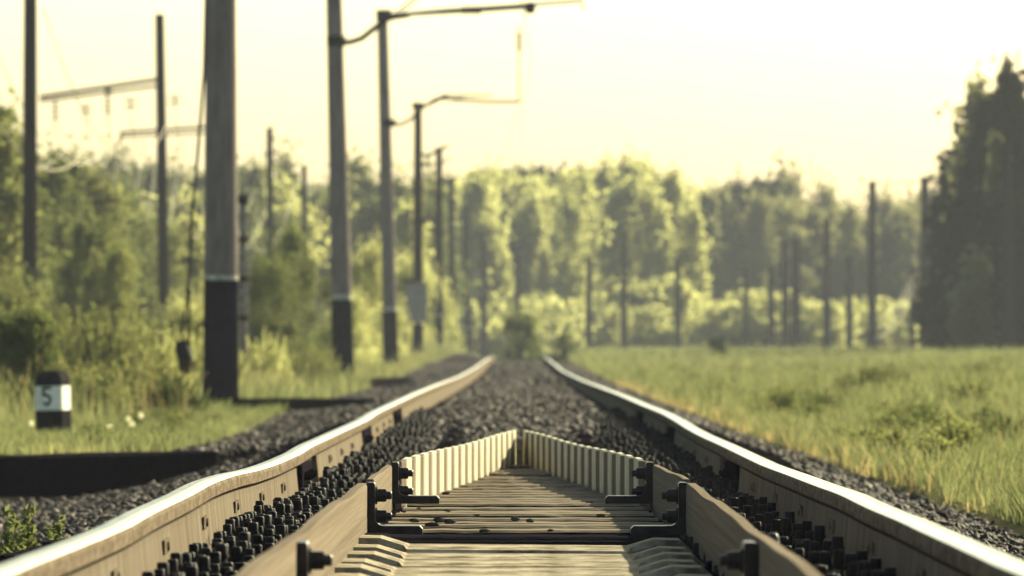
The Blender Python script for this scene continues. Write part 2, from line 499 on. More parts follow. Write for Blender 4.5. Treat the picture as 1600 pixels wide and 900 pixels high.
# ------------------------------------------------------------------ sleepers with fastenings
def fastening(sign, seed):
    rr = random.Random(seed)
    mb = MB()
    base = -.2
    xs_ = [.712 - .0295 * i for i in range(10)]
    for row in (-.055, .055):
        for i, x in enumerate(xs_):
            if rr.random() < .1: continue
            xx = sign * (x + rr.uniform(-.005, .005))
            top = -.071 - rr.random() * .034 - (0.0085 * i if sign < 0 else .006 * i)
            r = rr.uniform(.0105, .0132)
            yy = row + rr.uniform(-.012, .012)
            mb.lathe((xx, yy, 0), [(r * .8, base), (r * .8, top - .03), (r * 1.2, top - .03), (r * 1.2, top - .024), (r, top - .024), (r, top - .003), (r * .8, top)], n=10)
            if rr.random() < .2:
                mb.box(xx - .02, xx + .02, yy - .022, yy + .022, top - .075, top - .062, bev=.002)
    x0, x1 = sorted((sign * .73, sign * .44))
    mb.box(x0, x1, -.09, .09, base, base + .018, bev=.003)
    return mb

def near_sleeper():
    mb = MB()
    prof = [(-1.3, -.195), (-.47, -.195), (-.41, -.142), (-.345, -.142), (-.285, -.16), (-.275, -.166), (.275, -.166), (.285, -.16), (.345, -.142), (.41, -.142), (.47, -.195), (1.3, -.195)]
    rows = []
    for dy, dz in ((-.205, -.014), (-.19, 0), (.19, 0), (.205, -.014)):
        rows.append([(x, dy * (1.25 if abs(x) < .28 else .62), z + dz) for x, z in prof] + [(1.3, dy, -.36), (-1.3, dy, -.36)])
    mb.sweep(rows, mis=lambda i, k: 1 if k in (0, 10, 11, 12, 13) else 0)  # outer ends below the bolts and underside coloured near-black
    return mb
SLEEP_LABEL = "pale cross sleeper with black bolt clusters beside the guard rails, near the camera"
DARK_LABEL = "dark cross sleeper with black bolt clusters beyond the first guard rail brackets"
protos = []
for v in range(4):
    s = near_sleeper().build("track_sleeper", [M['sleeper'], M['tarred']])
    fl = fastening(-1, 10 + v).build("bolt_cluster", M['black_iron'], s, smooth_angle=40)
    fr = fastening(1, 20 + v).build("bolt_cluster", M['black_iron'], s, smooth_angle=40)
    protos.append(s)
used = set()
k = 0
for yv in np.arange(9.2, 47, .5):
    v = random.randrange(4)
    if v in used: s = copy_tree(protos[v])
    else: s = protos[v]; used.add(v)
    s.location = (random.uniform(-.008, .008), yv, zr(float(rail_mid(yv))) + random.uniform(-.005, .005))
    s.rotation_euler = (0, math.atan2(-(float(rail_r(yv)) - float(rail_l(yv))), 1.52), random.uniform(-.004, .004))
    near = yv < 16.6
    tag(s, SLEEP_LABEL if near else DARK_LABEL, "sleeper", "pale sleepers nearest the camera" if near else "bolted sleepers further up the track")
    if not near:
        s.material_slots[0].link = 'OBJECT'
        s.material_slots[0].material = M['tarred']

# ------------------------------------------------------------------ guard rails
def ribbon(mb, inner, zt, zb, sign, th=.022, mis=None, lip=.006):
    """inner: list of (x, y) of the face towards the track centre"""
    rows = []
    for i, (x, y) in enumerate(inner):
        o = x + sign * th
        t = zt[i]; b = zb[i]
        rows.append([(x, y, b), (x, y, t - lip), (x + sign * lip * .5, y, t), (o - sign * lip * .5, y, t), (o, y, t - lip), (o, y, b)])
    mb.sweep(rows, mis=mis)

def bracket_part(parent, sign, x, y, top, floor, foot=.15, depth=.1, th=.02):
    """L-shaped angle bracket, cross-section facing along the track"""
    mb = MB()
    s = -sign            # towards the track centre
    pts = [(0, top), (.005, top + .003), (th - .003, top + .003), (th, top - .002)]
    rf = .022
    for a in range(0, 91, 15):
        pts.append((th + rf - rf * math.cos(R(a)), floor + th + rf - rf * math.sin(R(a))))
    pts += [(foot - .008, floor + th), (foot, floor + th - .008), (foot, floor), (0, floor)]
    rows = [[(x + s * u, yy, zr(h)) for u, h in pts] for yy in (y, y + depth)]
    mb.sweep(rows)
    b = mb.build("bracket", M['dark_iron'], parent, smooth_angle=30)
    for hz in (top - .032, top - .088):
        bm = MB()
        cx = x + s * th
        bm.lathe((cx, y + depth * .45, zr(hz)), [(.024, 0), (.024, s * .005), (.0235, s * .006)], n=14, axis='x')
        bm.lathe((cx + s * .006, y + depth * .45, zr(hz)), [(.0195, 0), (.0195, s * .02), (.017, s * .024)], n=6, axis='x')
        bm.lathe((cx + s * .03, y + depth * .45, zr(hz)), [(.011, 0), (.011, s * .012), (.009, s * .014)], n=10, axis='x')
        bm.build("bolt", M['dark_iron'], b, smooth_angle=40)
    return b

def wav(y, a=.0025):
    return a * math.sin(y * 1.9) + a * .6 * math.sin(y * 4.3 + 1)

def guard(sign, near_pts, mid_pts, vee_pts, label):
    root = empty("guard_rail", (sign * .41, 8, zr(-.5)))
    off = Vector(root.location)
    def fin(o):
        o.location = -off
        return o
    # near timber
    mb = MB()
    yy = np.linspace(7.5, 17.0, 60)
    xx = np.interp(yy, [p[1] for p in near_pts], [p[0] for p in near_pts])
    zt = [zr(np.interp(y, [7, 9.7, 17], [-.342, -.345, -.352]) + wav(y)) for y in yy]
    ribbon(mb, list(zip(xx, yy)), zt, [zr(-.506)] * len(yy), sign, th=.03, lip=.008)
    fin(mb.build("near_beam", M['guard'], root, smooth_angle=30))
    mb = MB()
    yy = np.linspace(17.06, 19.85, 20)
    xx = np.interp(yy, [p[1] for p in mid_pts], [p[0] for p in mid_pts])
    zt = [zr(np.interp(y, [17, 19.8], [-.343, -.352]) + wav(y, .002)) for y in yy]
    ribbon(mb, list(zip(xx, yy)), zt, [zr(-.506)] * len(yy), sign, th=.022)
    fin(mb.build("middle_beam", M['guard'], root, smooth_angle=30))
    # tapering striped part
    mb = MB()
    (xa, ya), (xb, yb) = vee_pts
    n = 17
    inner, zt, kind = [], [], []
    for i in range(n):
        for t, offs, dz, kk in ((0.0, 0, 0, 0), (.5 if sign < 0 else .62, 0, -.003, 0), (.525 if sign < 0 else .645, .004, .0025, 1), (.985, .004, .0045, 1)):
            q = (i + t) / n
            x = xa + (xb - xa) * q - sign * offs; y = ya + (yb - ya) * q
            inner.append((x, y)); zt.append(zr(-.345 + dz + .003 * math.sin(q * 9))); kind.append(kk)
    inner.append((xb, yb)); zt.append(zr(-.343)); kind.append(1)
    def mi(i, k):
        kk = i % 4
        return 1 if kk in (1, 2) else 0
    ribbon(mb, inner, zt, [zr(-.5)] * len(inner), sign, th=.02, mis=mi, lip=.004)
    fin(mb.build("striped_taper", [M['band_taupe'], M['band_cream']], root))
    for (y, x, top, depth) in ((11.75, near_pts[0][0], -.355, .14), (16.95, None, -.352, .1), (19.75, None, -.347, .1)):
        if x is None:
            x = near_pts[1][0] if y < 18 else mid_pts[1][0]
        b = bracket_part(root, sign, x - sign * (.0015 if y < 12 else -.004), y, top, -.488 if y < 18 else -.472, depth=depth, th=.024)
        fin(b)
    tag(root, label, "guard rail")
    return root
guard(-1, [(-.413, 7.5), (-.400, 17)], [(-.384, 17), (-.390, 19.85)], [(-.364, 19.95), (-.014, 27.3)],
      "left-hand guard rail, its striped tapering end in full sun")
guard(1, [(.440, 7.5), (.444, 17)], [(.438, 17), (.414, 19.85)], [(.392, 19.95), (.024, 27.3)],
      "right-hand guard rail, its striped tapering end in shade")
mb = MB()
mb.box(-.03, .04, 27.36, 27.44, zr(-.53), zr(-.375), bev=.006)
mb.lathe((.005, 27.36, zr(-.42)), [(.018, 0), (.018, -.015), (.01, -.02)], n=6, axis='y')
tag(mb.build("end_post", M['guard']), "short grey post closing the point where the striped guard rails meet", "post")

# deck boards between guard rails
def board(w, seed, dp):
    rr = random.Random(seed)
    mb = MB()
    rows = []
    n = 14
    h = dp / 2
    for i in range(n + 1):
        x = -w / 2 + w * i / n
        j1, j2, jz = rr.uniform(-.008, .008), rr.uniform(-.008, .008), rr.uniform(-.0012, .0012)
        rows.append([(x, -h + j1, -.05), (x, -h + j1, -.006 + jz), (x, -h + .014 + j1, jz), (x, h - .014 + j2, jz), (x, h + j2, -.006 + jz), (x, h + j2, -.05)])
    mb.sweep(rows, mis=lambda i, k: 1 if k in (0, 4, 5) else 0)  # sides and underside near-black: shade of the gaps put into the colour
    return mb
yb = 16.75
i = 0
while yb < 27.1:
    xl = np.interp(yb, [17, 19.9, 27.3], [-.38, -.36, -.012]) + .004
    xr = np.interp(yb, [17, 19.9, 27.3], [.43, .39, .022]) - .004
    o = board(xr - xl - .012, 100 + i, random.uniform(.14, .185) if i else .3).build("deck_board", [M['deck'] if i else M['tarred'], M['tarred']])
    o.location = ((xl + xr) / 2, yb, zr(-.478 + random.uniform(-.0045, .0035)) - (.004 if i == 0 else 0))
    o.rotation_euler = (random.uniform(-.004, .012), random.uniform(-.003, .003), random.uniform(-.006, .006) if i else 0)
    if i == 0:
        tag(o, "black timber beam at the front edge of the slatted deck", "beam")
    else:
        tag(o, "weathered cross board of the slatted deck narrowing between the striped guard rails", "board", "slatted deck boards between the guard rails")
    yb += .41 if i else .36
    i += 1
mb = MB()
mb.box(-.42, .46, 16.5, 16.6, zr(-.57), zr(-.492), bev=.006)
tag(mb.build("cross_beam", M['tarred']), "black cross beam under the front brackets, behind the pale sleepers", "beam")

mb = MB()
mb.lathe((.497, 12.5, zr(-.53)), [(.012, 0), (.012, .165), (.009, .172), (.004, .175)], n=10)
tag(mb.build("steel_peg", M['dark_iron'], smooth_angle=40), "single upright steel peg standing among the bolts outside the right guard rail", "peg")

# bits lying on the deck
for j, (px, py, d, r) in enumerate([(702, 817, 17.7, .024), (648, 814, 17.9, .02), (700, 800, 18.9, .016), (804, 812, 18.0, .02), (828, 815, 17.8, .018), (631, 800, 18.9, .016), (697, 773, 21.3, .016),
                                    (920, 786, 20.0, .018), (938, 809, 18.3, .022), (756, 832, 16.85, .018), (690, 816, 17.75, .03), (675, 824, 17.35, .026), (1040, 826, 17.2, .016), (745, 806, 18.5, .013),
                                    (860, 832, 16.9, .012), (655, 796, 19.2, .014)]):
    x = (px - 810) * d / F
    r *= .55
    V, Fc = stones(np.zeros(1), np.zeros(1), np.zeros(1), np.array([r]))
    V = V * np.array((1.35, 1, .7))
    o = fast_mesh("loose_stone", V, Fc, M['dark_stone'])
    o.location = (x, d, zr(-.477) + r * .42)
    tag(o, "dark loose stone lying on the slatted deck between the guard rails", "stone", "loose stones on the slatted deck")

# ------------------------------------------------------------------ old timbers lying at the verge
def timber(p0, p1, w, h, label, name="old_timber"):
    p0 = np.array(p0); p1 = np.array(p1)
    t = p1 - p0; L = np.linalg.norm(t); t /= L
    s = np.cross(t, (0, 0, 1)); s /= np.linalg.norm(s)
    mb = MB(); rows = []
    rr = random.Random(int(L * 100))
    for i in range(9):
        q = p0 + t * L * i / 8
        j = [rr.uniform(-.006, .006) for _ in range(2)]
        c = .015
        rows.append([q + s * a + np.array((0, 0, b)) for a, b in ((-w / 2, -h), (w / 2, -h), (w / 2, -c + j[0]), (w / 2 - c, j[0]), (-w / 2 + c, j[1]), (-w / 2, -c + j[1]))])
    mb.sweep(rows)
    o = mb.build(name, M['tarred'])
    tag(o, label, "timber")
    return o
timber(P(-120, 715, 36.2), P(318, 704, 37.6), .24, .23, "long black tarred timber edging the grass below the kilometre marker")
timber(P(374, 622, 70.5), P(575, 622, 72), .24, .2, "black tarred timber lying beside the nearest concrete pole")
timber(P(552, 591, 118), P(632, 589, 120), .24, .24, "short black tarred timber lying between the second and third concrete poles")

# ------------------------------------------------------------------ kilometre marker
def marker():
    d = 51.0
    base = P(84, 682, d)
    root = empty("kilometre_marker", base)
    hw, hd = .114, .12
    s = d / F
    top_z = (682 - 579) * s; w_top = (682 - 603) * s; w_bot = (682 - 641) * s
    def prism(mb, z0, z1, tilt=0, arch=False):
        c = .02
        ring = [(-hw + c, -hd), (hw - c, -hd), (hw, -hd + c), (hw, hd - c), (hw - c, hd), (-hw + c, hd), (-hw, hd - c), (-hw, -hd + c)]
        if not arch:
            mb.sweep([[(x, y, z) for x, y in ring] for z in (z0, z1)])
        else:
            rows = []
            for t in (0, .15, .35, .55, .75, .9, 1):
                k_ = math.sqrt(max(0, 1 - (t * .93) ** 2.2))
                rows.append([(x * (.25 + .75 * k_) , y * (.35 + .65 * k_), z0 + (z1 - z0) * t) for x, y in ring])
            mb.sweep(rows)
    mb = MB(); prism(mb, -.12, w_bot); mb.build("base", M['marker_black'], root)
    mb = MB(); prism(mb, w_bot + .001, w_top); mb.build("white_body", M['white_paint'], root)
    mb = MB(); prism(mb, w_top + .001, top_z, arch=True); mb.build("cap", M['marker_black'], root)
    # figure 5, condensed
    H = 30 * s; W = 14.5 * s; T = 4.2 * s
    mb = MB()
    cz = (682 - 619) * s; cx = -.006
    f0 = -hd - .004
    def bar(x0, x1, z0, z1, e):
        mb.box(cx + x0, cx + x1, f0 - e, -hd + .002, cz + z0, cz + z1)
    bar(-W / 2, W / 2, H / 2 - T, H / 2, 0)
    bar(-W / 2, -W / 2 + T, -T * .1, H / 2 - T, .0004)
    bar(-W / 2 + T, 0, -T * .1 + T * .05, T * .95, .0008)
    zt_, zb_ = T * .95, -H / 2
    ro = (zt_ - zb_) / 2; zc = (zt_ + zb_) / 2
    rows = []
    for a in range(95, -161, -15):
        c_, s_ = math.cos(R(a)), math.sin(R(a))
        oo = (W / 2 * c_, zc + ro * s_); ii = ((W / 2 - T) * c_, zc + (ro - T) * s_)
        rows.append([(cx + oo[0], f0, cz + oo[1]), (cx + ii[0], f0, cz + ii[1]), (cx + ii[0], -hd + .002, cz + ii[1]), (cx + oo[0], -hd + .002, cz + oo[1])])
    mb.sweep(rows)
    mb.build("number_plate_figure", M['marker_black'], root)
    root.rotation_euler = (R(.5), R(-1.2), R(-16))
    tag(root, "low black and white kilometre marker numbered 5 in the grass", "marker post")
marker()

# ------------------------------------------------------------------ poles
def pole(base, top, r0, r1, label, group, mat_, painted=None, cant=None, name="catenary_pole", cat="pole", extras=None):
    """base, top: world points"""
    root = empty(name, base)
    b = np.array(base); t = np.array(top) - b
    L = t[2]
    mb = MB()
    ts = np.linspace(0, 1, 9)
    if painted:
        h0, band = painted
        ts = np.unique(np.concatenate([[h0 / L + band / L], np.linspace(h0 / L + band / L, 1, 8)]))
    def ring(q, r, n=20):
        c = t * q
        return [(c[0] + r * math.cos(2 * math.pi * k / n), c[1] + r * math.sin(2 * math.pi * k / n), c[2]) for k in range(n)]
    def rad(q): return r0 + (r1 - r0) * q
    mb.sweep([ring(q, rad(q)) for q in ts])
    mb.build("shaft", mat_, root, smooth_angle=60)
    if painted:
        mb = MB(); mb.sweep([ring(q, rad(q) * 1.006) for q in (-.03, .0, h0 / L)]); mb.build("black_base", M['pole_black'], root, smooth_angle=60)
        mb = MB(); mb.sweep([ring(q, rad(q) * 1.008) for q in (h0 / L + .0002, h0 / L + band / L)]); mb.build("white_band", M['band_paint'], root, smooth_angle=60)
    else:
        mb = MB(); mb.sweep([ring(q, rad(q)) for q in (-.05, 0)]); mb.build("buried_foot", mat_, root, smooth_angle=60)
    if cant:
        for name_, pts, r, m_ in cant:
            mb = MB()
            mb.tube([np.array(p) - b for p in pts], r, n=8)
            mb.build(name_, m_, root, smooth_angle=60)
    if extras:
        for ex in extras: ex(root, b)
    tag(root, label, cat, group)
    return root

def collar(px, py, d, r, h=.12):
    def f(root, b):
        mb = MB()
        c = P(px, py, d) - b
        mb.lathe((c[0], c[1], c[2]), [(r, -h / 2), (r * 1.08, -h / 2 + .01), (r * 1.08, h / 2 - .01), (r, h / 2)], n=18)
        mb.build("collar", M['black_iron'], root)
    return f

def insulator(px, py0, py1, d, r=.075):
    def f(root, b):
        p0 = P(px, py0, d) - b; p1 = P(px, py1, d) - b
        mb = MB()
        h = p0[2] - p1[2]; prof = [(.012, 0)]
        n = max(2, int(h / .12))
        for i in range(n):
            z = -h * (i + .3) / n
            prof += [(.02, z), (r, z - .02), (r * .9, z - .05), (.02, z - .055)]
        prof.append((.012, -h))
        mb.lathe((p0[0], p0[1], p0[2]), [(a, z) for a, z in prof], n=10)
        mb.build("insulator", M['porcelain'], root)
    return f

GL = "concrete poles along the left side of the track"
# nearest pole, its top is above the frame
def stay_gear(root, b):
    pass
pole(P(345, 637, 73), P(345, -790, 73), .205, .13, "thickest, nearest concrete pole with a black painted base", GL, M['pole'],
     painted=((637 - 438) * .0073, .055), extras=[collar(346, -20, 73, .19)])
d = 122
cant2 = [("cantilever_strut", [P(524, 64, d), P(546, 66, d), P(565, 60, d), P(585, 44, d), P(606, 28, d), P(640, 23, d)], .055, M['tube']),
         ("cantilever_tube", [P(606, 27, d), P(640, 22, d), P(735, 17, d), P(826, 11, d)], .035, M['tube']),
         ("cantilever_tube", [P(606, 24, d), P(690, 16, d), P(800, 9, d), P(911, 1, d), P(911, 14, d)], .03, M['tube']),
         ("tie_rod", [P(612, 25, d), P(660, -15, d), P(690, -40, d)], .018, M['tube']),
         ("tie_rod", [P(618, 26, d), P(640, 10, d), P(680, -25, d)], .014, M['tube'])]
def cant_ins(px, py, d, w, hgt):
    def f(root, b):
        mb = MB(); c = P(px, py, d) - b
        prof = [(.02, -w / 2)]
        for i in range(5):
            x = -w / 2 + w * (i + .2) / 5
            prof += [(.03, x), (hgt, x + .03), (hgt, x + .05), (.03, x + .08)]
        prof.append((.02, w / 2))
        mb.lathe((c[0], c[1], c[2]), prof, n=10, axis='x')
        mb.build("insulator", M['porcelain'], root)
    return f
pole(P(537, 607, d), P(517, -190, d), .21, .135, "second concrete pole from the front, carrying a long black cantilever arm", GL, M['pole'],
     painted=((607 - 468) * d / F, .09), cant=cant2, extras=[collar(525, 64, d, .17, .2), cant_ins(735, 16, d, .38, .09), cant_ins(826, 12, d, .16, .12)])
d = 170
cant3 = [("cantilever_strut", [P(604, 192, d), P(625, 195, d), P(640, 188, d), P(655, 172, d), P(680, 155, d), P(700, 149, d)], .04, M['tube']),
         ("cantilever_tube", [P(655, 170, d), P(690, 154, d), P(760, 159, d), P(812, 159, d)], .038, M['tube']),
         ("cantilever_tube", [P(690, 149, d), P(770, 149, d)], .028, M['tube']),
         ("hanger", [P(811, 158, d), P(810, 40, d)], .022, M['dark_wire'])]
pole(P(611, 575, d), P(597, 15, d), .205, .14, "third concrete pole from the front, black foot and broad white band", GL, M['pole'],
     painted=((575 - 486) * d / F, .1), cant=cant3, extras=[collar(600, 24, d, .2, .3), collar(607, 192, d, .19, .2), insulator(811, 50, 80, d, .11), cant_ins(715, 156, d, .3, .06)])
d = 217
def signbox(root, b):
    c = P(650, 472, d) - b
    mb = MB()
    w, h = 34 * d / F / 2, 62 * d / F / 2
    mb.box(c[0] - w, c[0] + w, c[1] - .36, c[1] - .30, c[2] - h, c[2] + h, bev=.02)
    mb.build("sign_board", M['sign'], root)
    mb = MB()
    mb.box(c[0] - w - .05, c[0] + w * .2, c[1] - .42, c[1] - .22, c[2] + h + .002, c[2] + h + .1, bev=.01)
    mb.build("sign_hood", M['black_iron'], root)
cant4 = [("cantilever_strut", [P(653, 240, d), P(668, 243, d), P(682, 236, d), P(700, 228, d)], .05, M['tube']),
         ("cantilever_tube", [P(655, 258, d), P(690, 256, d), P(705, 246, d)], .03, M['tube'])]
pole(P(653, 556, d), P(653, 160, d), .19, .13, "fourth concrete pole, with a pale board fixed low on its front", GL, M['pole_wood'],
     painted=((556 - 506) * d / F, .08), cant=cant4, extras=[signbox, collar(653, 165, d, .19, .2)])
for (px, pb, pt, ptop, dd, lab) in ((686, 549, 686, 230, 272, "slim concrete pole just right of the pale board"),
                                    (707, 550, 705, 280, 322, "thin far pole next after the slim pole beside the board"),
                                    (731, 552, 727, 318, 366, "broad far pole left of the last pole before the round bush"),
                                    (756, 553, 756, 368, 376, "last pole of the row, left of the round bush on the track")):
    c5 = [("cantilever_tube", [P(px, ptop + 52, dd), P(px + 14, ptop + 50, dd), P(px + 55, ptop + 44, dd)], .03, M['tube'])]
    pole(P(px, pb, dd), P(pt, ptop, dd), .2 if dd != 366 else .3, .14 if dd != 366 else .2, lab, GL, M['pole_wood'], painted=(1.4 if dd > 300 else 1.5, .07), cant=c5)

# telegraph poles on the left
GT = "poles of the second line standing among the trees on the left"
def arm_pole(px, pb, pt, ptop, d, label, arm=None, ins=()):
    cant = []
    if arm:
        (x0, y0), (x1, y1), dx = arm
        cant = [("cross_arm", [P(x0, y0, d), P(x1, y1, d)], .055, M['tube']),
                ("cross_arm", [P(x0, y0 + 7, d + .3), P(x1 + dx, y1 + 9, d + .3)], .04, M['tube'])]
    pole(P(px, pb, d), P(pt, ptop, d), .165, .125, label, GT, M['pole_wood'], cant=cant, extras=[insulator(*i_, d, .2 if i_[0] in (134, 204, 273) else .11) for i_ in ins], name="line_pole")
arm_pole(46, 600, 47, -70, 128, "tall dark timber pole rising beyond the frame at the far left")
arm_pole(258, 585, 249, 22, 177, "timber pole with a sloping cross arm and hanging insulators", arm=((62, 151), (247, 124), 10),
         ins=((86, 152, 190), (134, 162, 180), (168, 136, 180), (204, 152, 172), (273, 148, 166)))
arm_pole(357, 580, 357, 175, 225, "timber pole mostly hidden behind the nearest concrete pole", arm=((187, 207), (357, 196), 4), ins=((188, 208, 222),))
arm_pole(423, 555, 421, 200, 253, "slim bare timber pole rising over the rounded willow bush")
arm_pole(478, 552, 475, 258, 292, "short distant timber pole left of the second concrete pole")

# poles right of the track and beyond
GR = "distant poles on the right side of the line"
right = [(808, 530, 385, 470, "thin pole standing behind the round bush at the end of the track", .15),
         (920, 547, 403, 455, "thin pole rising just right of the small bush", .17),
         (975, 535, 365, 430, "pole in front of the brightest birches", .17),
         (1059, 556, 402, 400, "pole at the right-hand edge of the bright birches", .17),
         (1165, 548, 420, 470, "faint pole before the olive wood, right of the bright birches", .13),
         (1205, 550, 415, 440, "leftmost pole of the close trio before the olive wood", .17),
         (1227, 550, 378, 425, "middle pole of the close trio before the olive wood", .2),
         (1243, 550, 370, 410, "thickest pole of the close trio before the olive wood", .25),
         (1292, 551, 341, 375, "dark pole standing right of the close trio", .2),
         (1327, 550, 400, 450, "faint pole between the two tall dark ones on the right", .18),
         (1363, 549, 283, 336, "tall dark pole with a thin cross arm at its top", .2),
         (1425, 547, 420, 440, "short pole half hidden beside the dark tree mass", .16),
         (1445, 549, 276, 330, "tall dark pole at the edge of the dark tree mass", .22),
         (1572, 549, 225, 235, "black pole in front of the dark tree mass", .2)]
for (px, pb, ptop, d, lab, r) in right:
    if d > 372: d = 360 + (d - 372) * .12
    cant = None
    if px == 1363:
        cant = [("cross_arm", [P(1363, 287, d), P(1432, 285, d)], .025, M['tube']), ("hanger", [P(1420, 285, d), P(1420, 318, d)], .04, M['porcelain'])]
    elif px == 1572:
        cant = [("cross_arm", [P(1535, 372, d), P(1600, 370, d)], .03, M['tube'])]
    elif px == 1292:
        cant = [("cross_arm", [P(1276, 352, d), P(1320, 350, d)], .03, M['tube'])]
    elif px == 975:
        cant = [("cross_arm", [P(940, 372, d), P(1000, 370, d)], .03, M['tube'])]
    pole(P(px, pb + 8, d), P(px, ptop, d), r * 1.25, r * .95, lab, GR, M['pole_wood'], cant=cant, name="line_pole")

# ------------------------------------------------------------------ wires
def sag(p0, p1, s, n=24):
    p0 = np.array(p0); p1 = np.array(p1)
    return [p0 + (p1 - p0) * t - np.array((0, 0, 4 * s * t * (1 - t))) for t in np.linspace(0, 1, n)]
def wire(pts, r, label, m=None, group=None, name="overhead_wire"):
    mb = MB(); mb.tube(pts, r, n=5)
    tag(mb.build(name, m or M['wire']), label, "wire", group)
wire([(0.25 * math.sin(y / 50 * math.pi), y, zr(5.6)) for y in np.arange(24, 320, 8)], .006, "thin contact wire running level above the track", name="contact_wire")
mpts = []
for a, b in zip((23, 73, 122, 170, 217, 272), (73, 122, 170, 217, 272, 322)):
    mpts += sag((0.1, a, zr(7.3)), (0.1, b, zr(7.3)), .7, 10)[:-1]
wire(mpts, .006, "thin messenger wire dipping between the cantilever arms above the track", name="messenger_wire")
aw = {}
pts177 = [P(86, 190, 177), P(134, 180, 177), P(168, 180, 177), P(204, 172, 177), P(273, 166, 177)]
pts225 = [P(188, 222, 225), P(222, 222, 225), P(247, 220, 225), P(283, 217, 225), P(330, 214, 225)]
pts128 = [p + np.array((0, -49, .1)) for p in pts177]
pts292 = [np.array((p[0] + .6, 292, p[2] - .1)) for p in pts225]
for i in range(5):
    full = sag(pts128[i], pts177[i], 2.2) + sag(pts177[i], pts225[i], 3.6)[1:] + sag(pts225[i], pts292[i], 3.4)[1:]
    wire(full, .013, "slack bright line wire looping between the timber poles on the left", group="slack line wires on the left", m=M['line_wire'], name="line_wire")
for j, dz in enumerate((0, 14, 27)):
    wire(sag(P(1362, 498 + dz, 336), P(1427, 430 + dz, 361), .75), .016, ("topmost", "middle", "lowest")[j] + " of the slack pale wires sagging right of the tall cross-armed pole", m=M['line_wire'], name="line_wire")
wire(sag(P(1240, 265, 400), P(1365, 400, 336), 0.4), .03, "dark stay wire slanting down to the tall cross-armed pole", m=M['dark_wire'], name="stay_wire")

# hanging tackle beside the nearest pole
root = empty("hanging_tackle", P(290, 636, 72))
b = np.array(root.location)
d = 72
def part(name, pts, r, m):
    mb = MB(); mb.tube([P(x, y, d) - b for x, y in pts], r, n=6); return mb.build(name, m, root, smooth_angle=60)
part("stay_rope", [(322, -30), (319, 110), (308, 250), (300, 330), (294, 452)], [.02] * 5, M['dark_wire'])
part("loop_rope", [(293, 455), (287, 500), (284, 538)], .014, M['dark_wire'])
part("loop_rope", [(295, 455), (296, 500), (295, 548)], .018, M['dark_wire'])
mb = MB()
c = P(294, 456, d) - b
mb.lathe((c[0], c[1], c[2]), [(.01, .06), (.03, .035), (.035, 0), (.025, -.04), (.01, -.06)], n=10)
mb.build("shackle", M['black_iron'], root, smooth_angle=60)
mb = MB()
mb.tube([P(283, 532, d) - b, P(285, 545, d) - b, P(289, 560, d) - b, P(296, 570, d) - b, P(297, 577, d) - b], [.065, .09, .095, .07, .045], n=10)
mb.tube([P(286, 548, d) - b, P(284, 566, d) - b, P(285, 578, d) - b, P(292, 580, d) - b, P(299, 572, d) - b], [.06, .045, .04, .04, .04], n=8)
mb.build("weight", M['black_iron'], root, smooth_angle=60)
part("ground_rod", [(285, 580), (285, 615), (286, 640)], .012, M['pole_wood'])
part("ground_rope", [(307, 560), (303, 600), (300, 640)], .008, M['dry'])
mb = MB()
c = P(286, 622, d) - b
mb.lathe((c[0], c[1], c[2]), [(.02, .05), (.035, .03), (.035, -.03), (.02, -.05)], n=8)
mb.build("clamp", M['black_iron'], root)
tag(root, "black weight hanging on ropes just left of the nearest concrete pole", "tackle")

# signal mast right of nearest pole
d = 95
base = P(380, 612, d)
root = empty("signal_mast", base); b = np.array(base)
s = d / F
mb = MB()
h = (612 - 320) * s
mb.lathe((0, 0, 0), [(.05, -.1), (.05, h)], n=12); mb.build("mast", M['pole'], root, smooth_angle=60)
for i in range(9):
    mb = MB(); z = h * (.38 + .07 * i)
    mb.lathe((0, 0, z), [(.051, 0), (.068, .004), (.068, .075), (.051, .079)], n=12, mi=0)
    mb.build("ring_plate", M['pole_wood'] if i % 3 == 0 else M['sign'], root, smooth_angle=40)
mb = MB(); mb.tube([(.085, 0, h * .3), (.085, 0, h * .97)], .012, n=6); mb.build("cable_pipe", M['sign'], root)
mb = MB(); mb.lathe((0, 0, h), [(.06, 0), (.078, .02), (.082, .1), (.07, .15), (.04, .17)], n=14); mb.build("lamp_head", M['black_iron'], root, smooth_angle=40)
tag(root, "banded grey mast with a black head, right behind the nearest pole", "mast")

# ------------------------------------------------------------------ vegetation
def leaves(C, size, flat=0.0):
    """C (n,3) centres -> rhombic leaf faces"""
    n = len(C)
    a = rng.standard_normal((n, 3)); a /= np.linalg.norm(a, axis=1, keepdims=True)
    t = rng.standard_normal((n, 3)); t -= a * (a * t).sum(1, keepdims=True); t /= np.linalg.norm(t, axis=1, keepdims=True)
    s = (size * rng.uniform(.6, 1.35, n))[:, None]
    V = np.stack([C - a * s, C + t * s * .5, C + a * s, C - t * s * .5], 1)
    return V.reshape(-1, 3), np.arange(4 * n).reshape(n, 4)

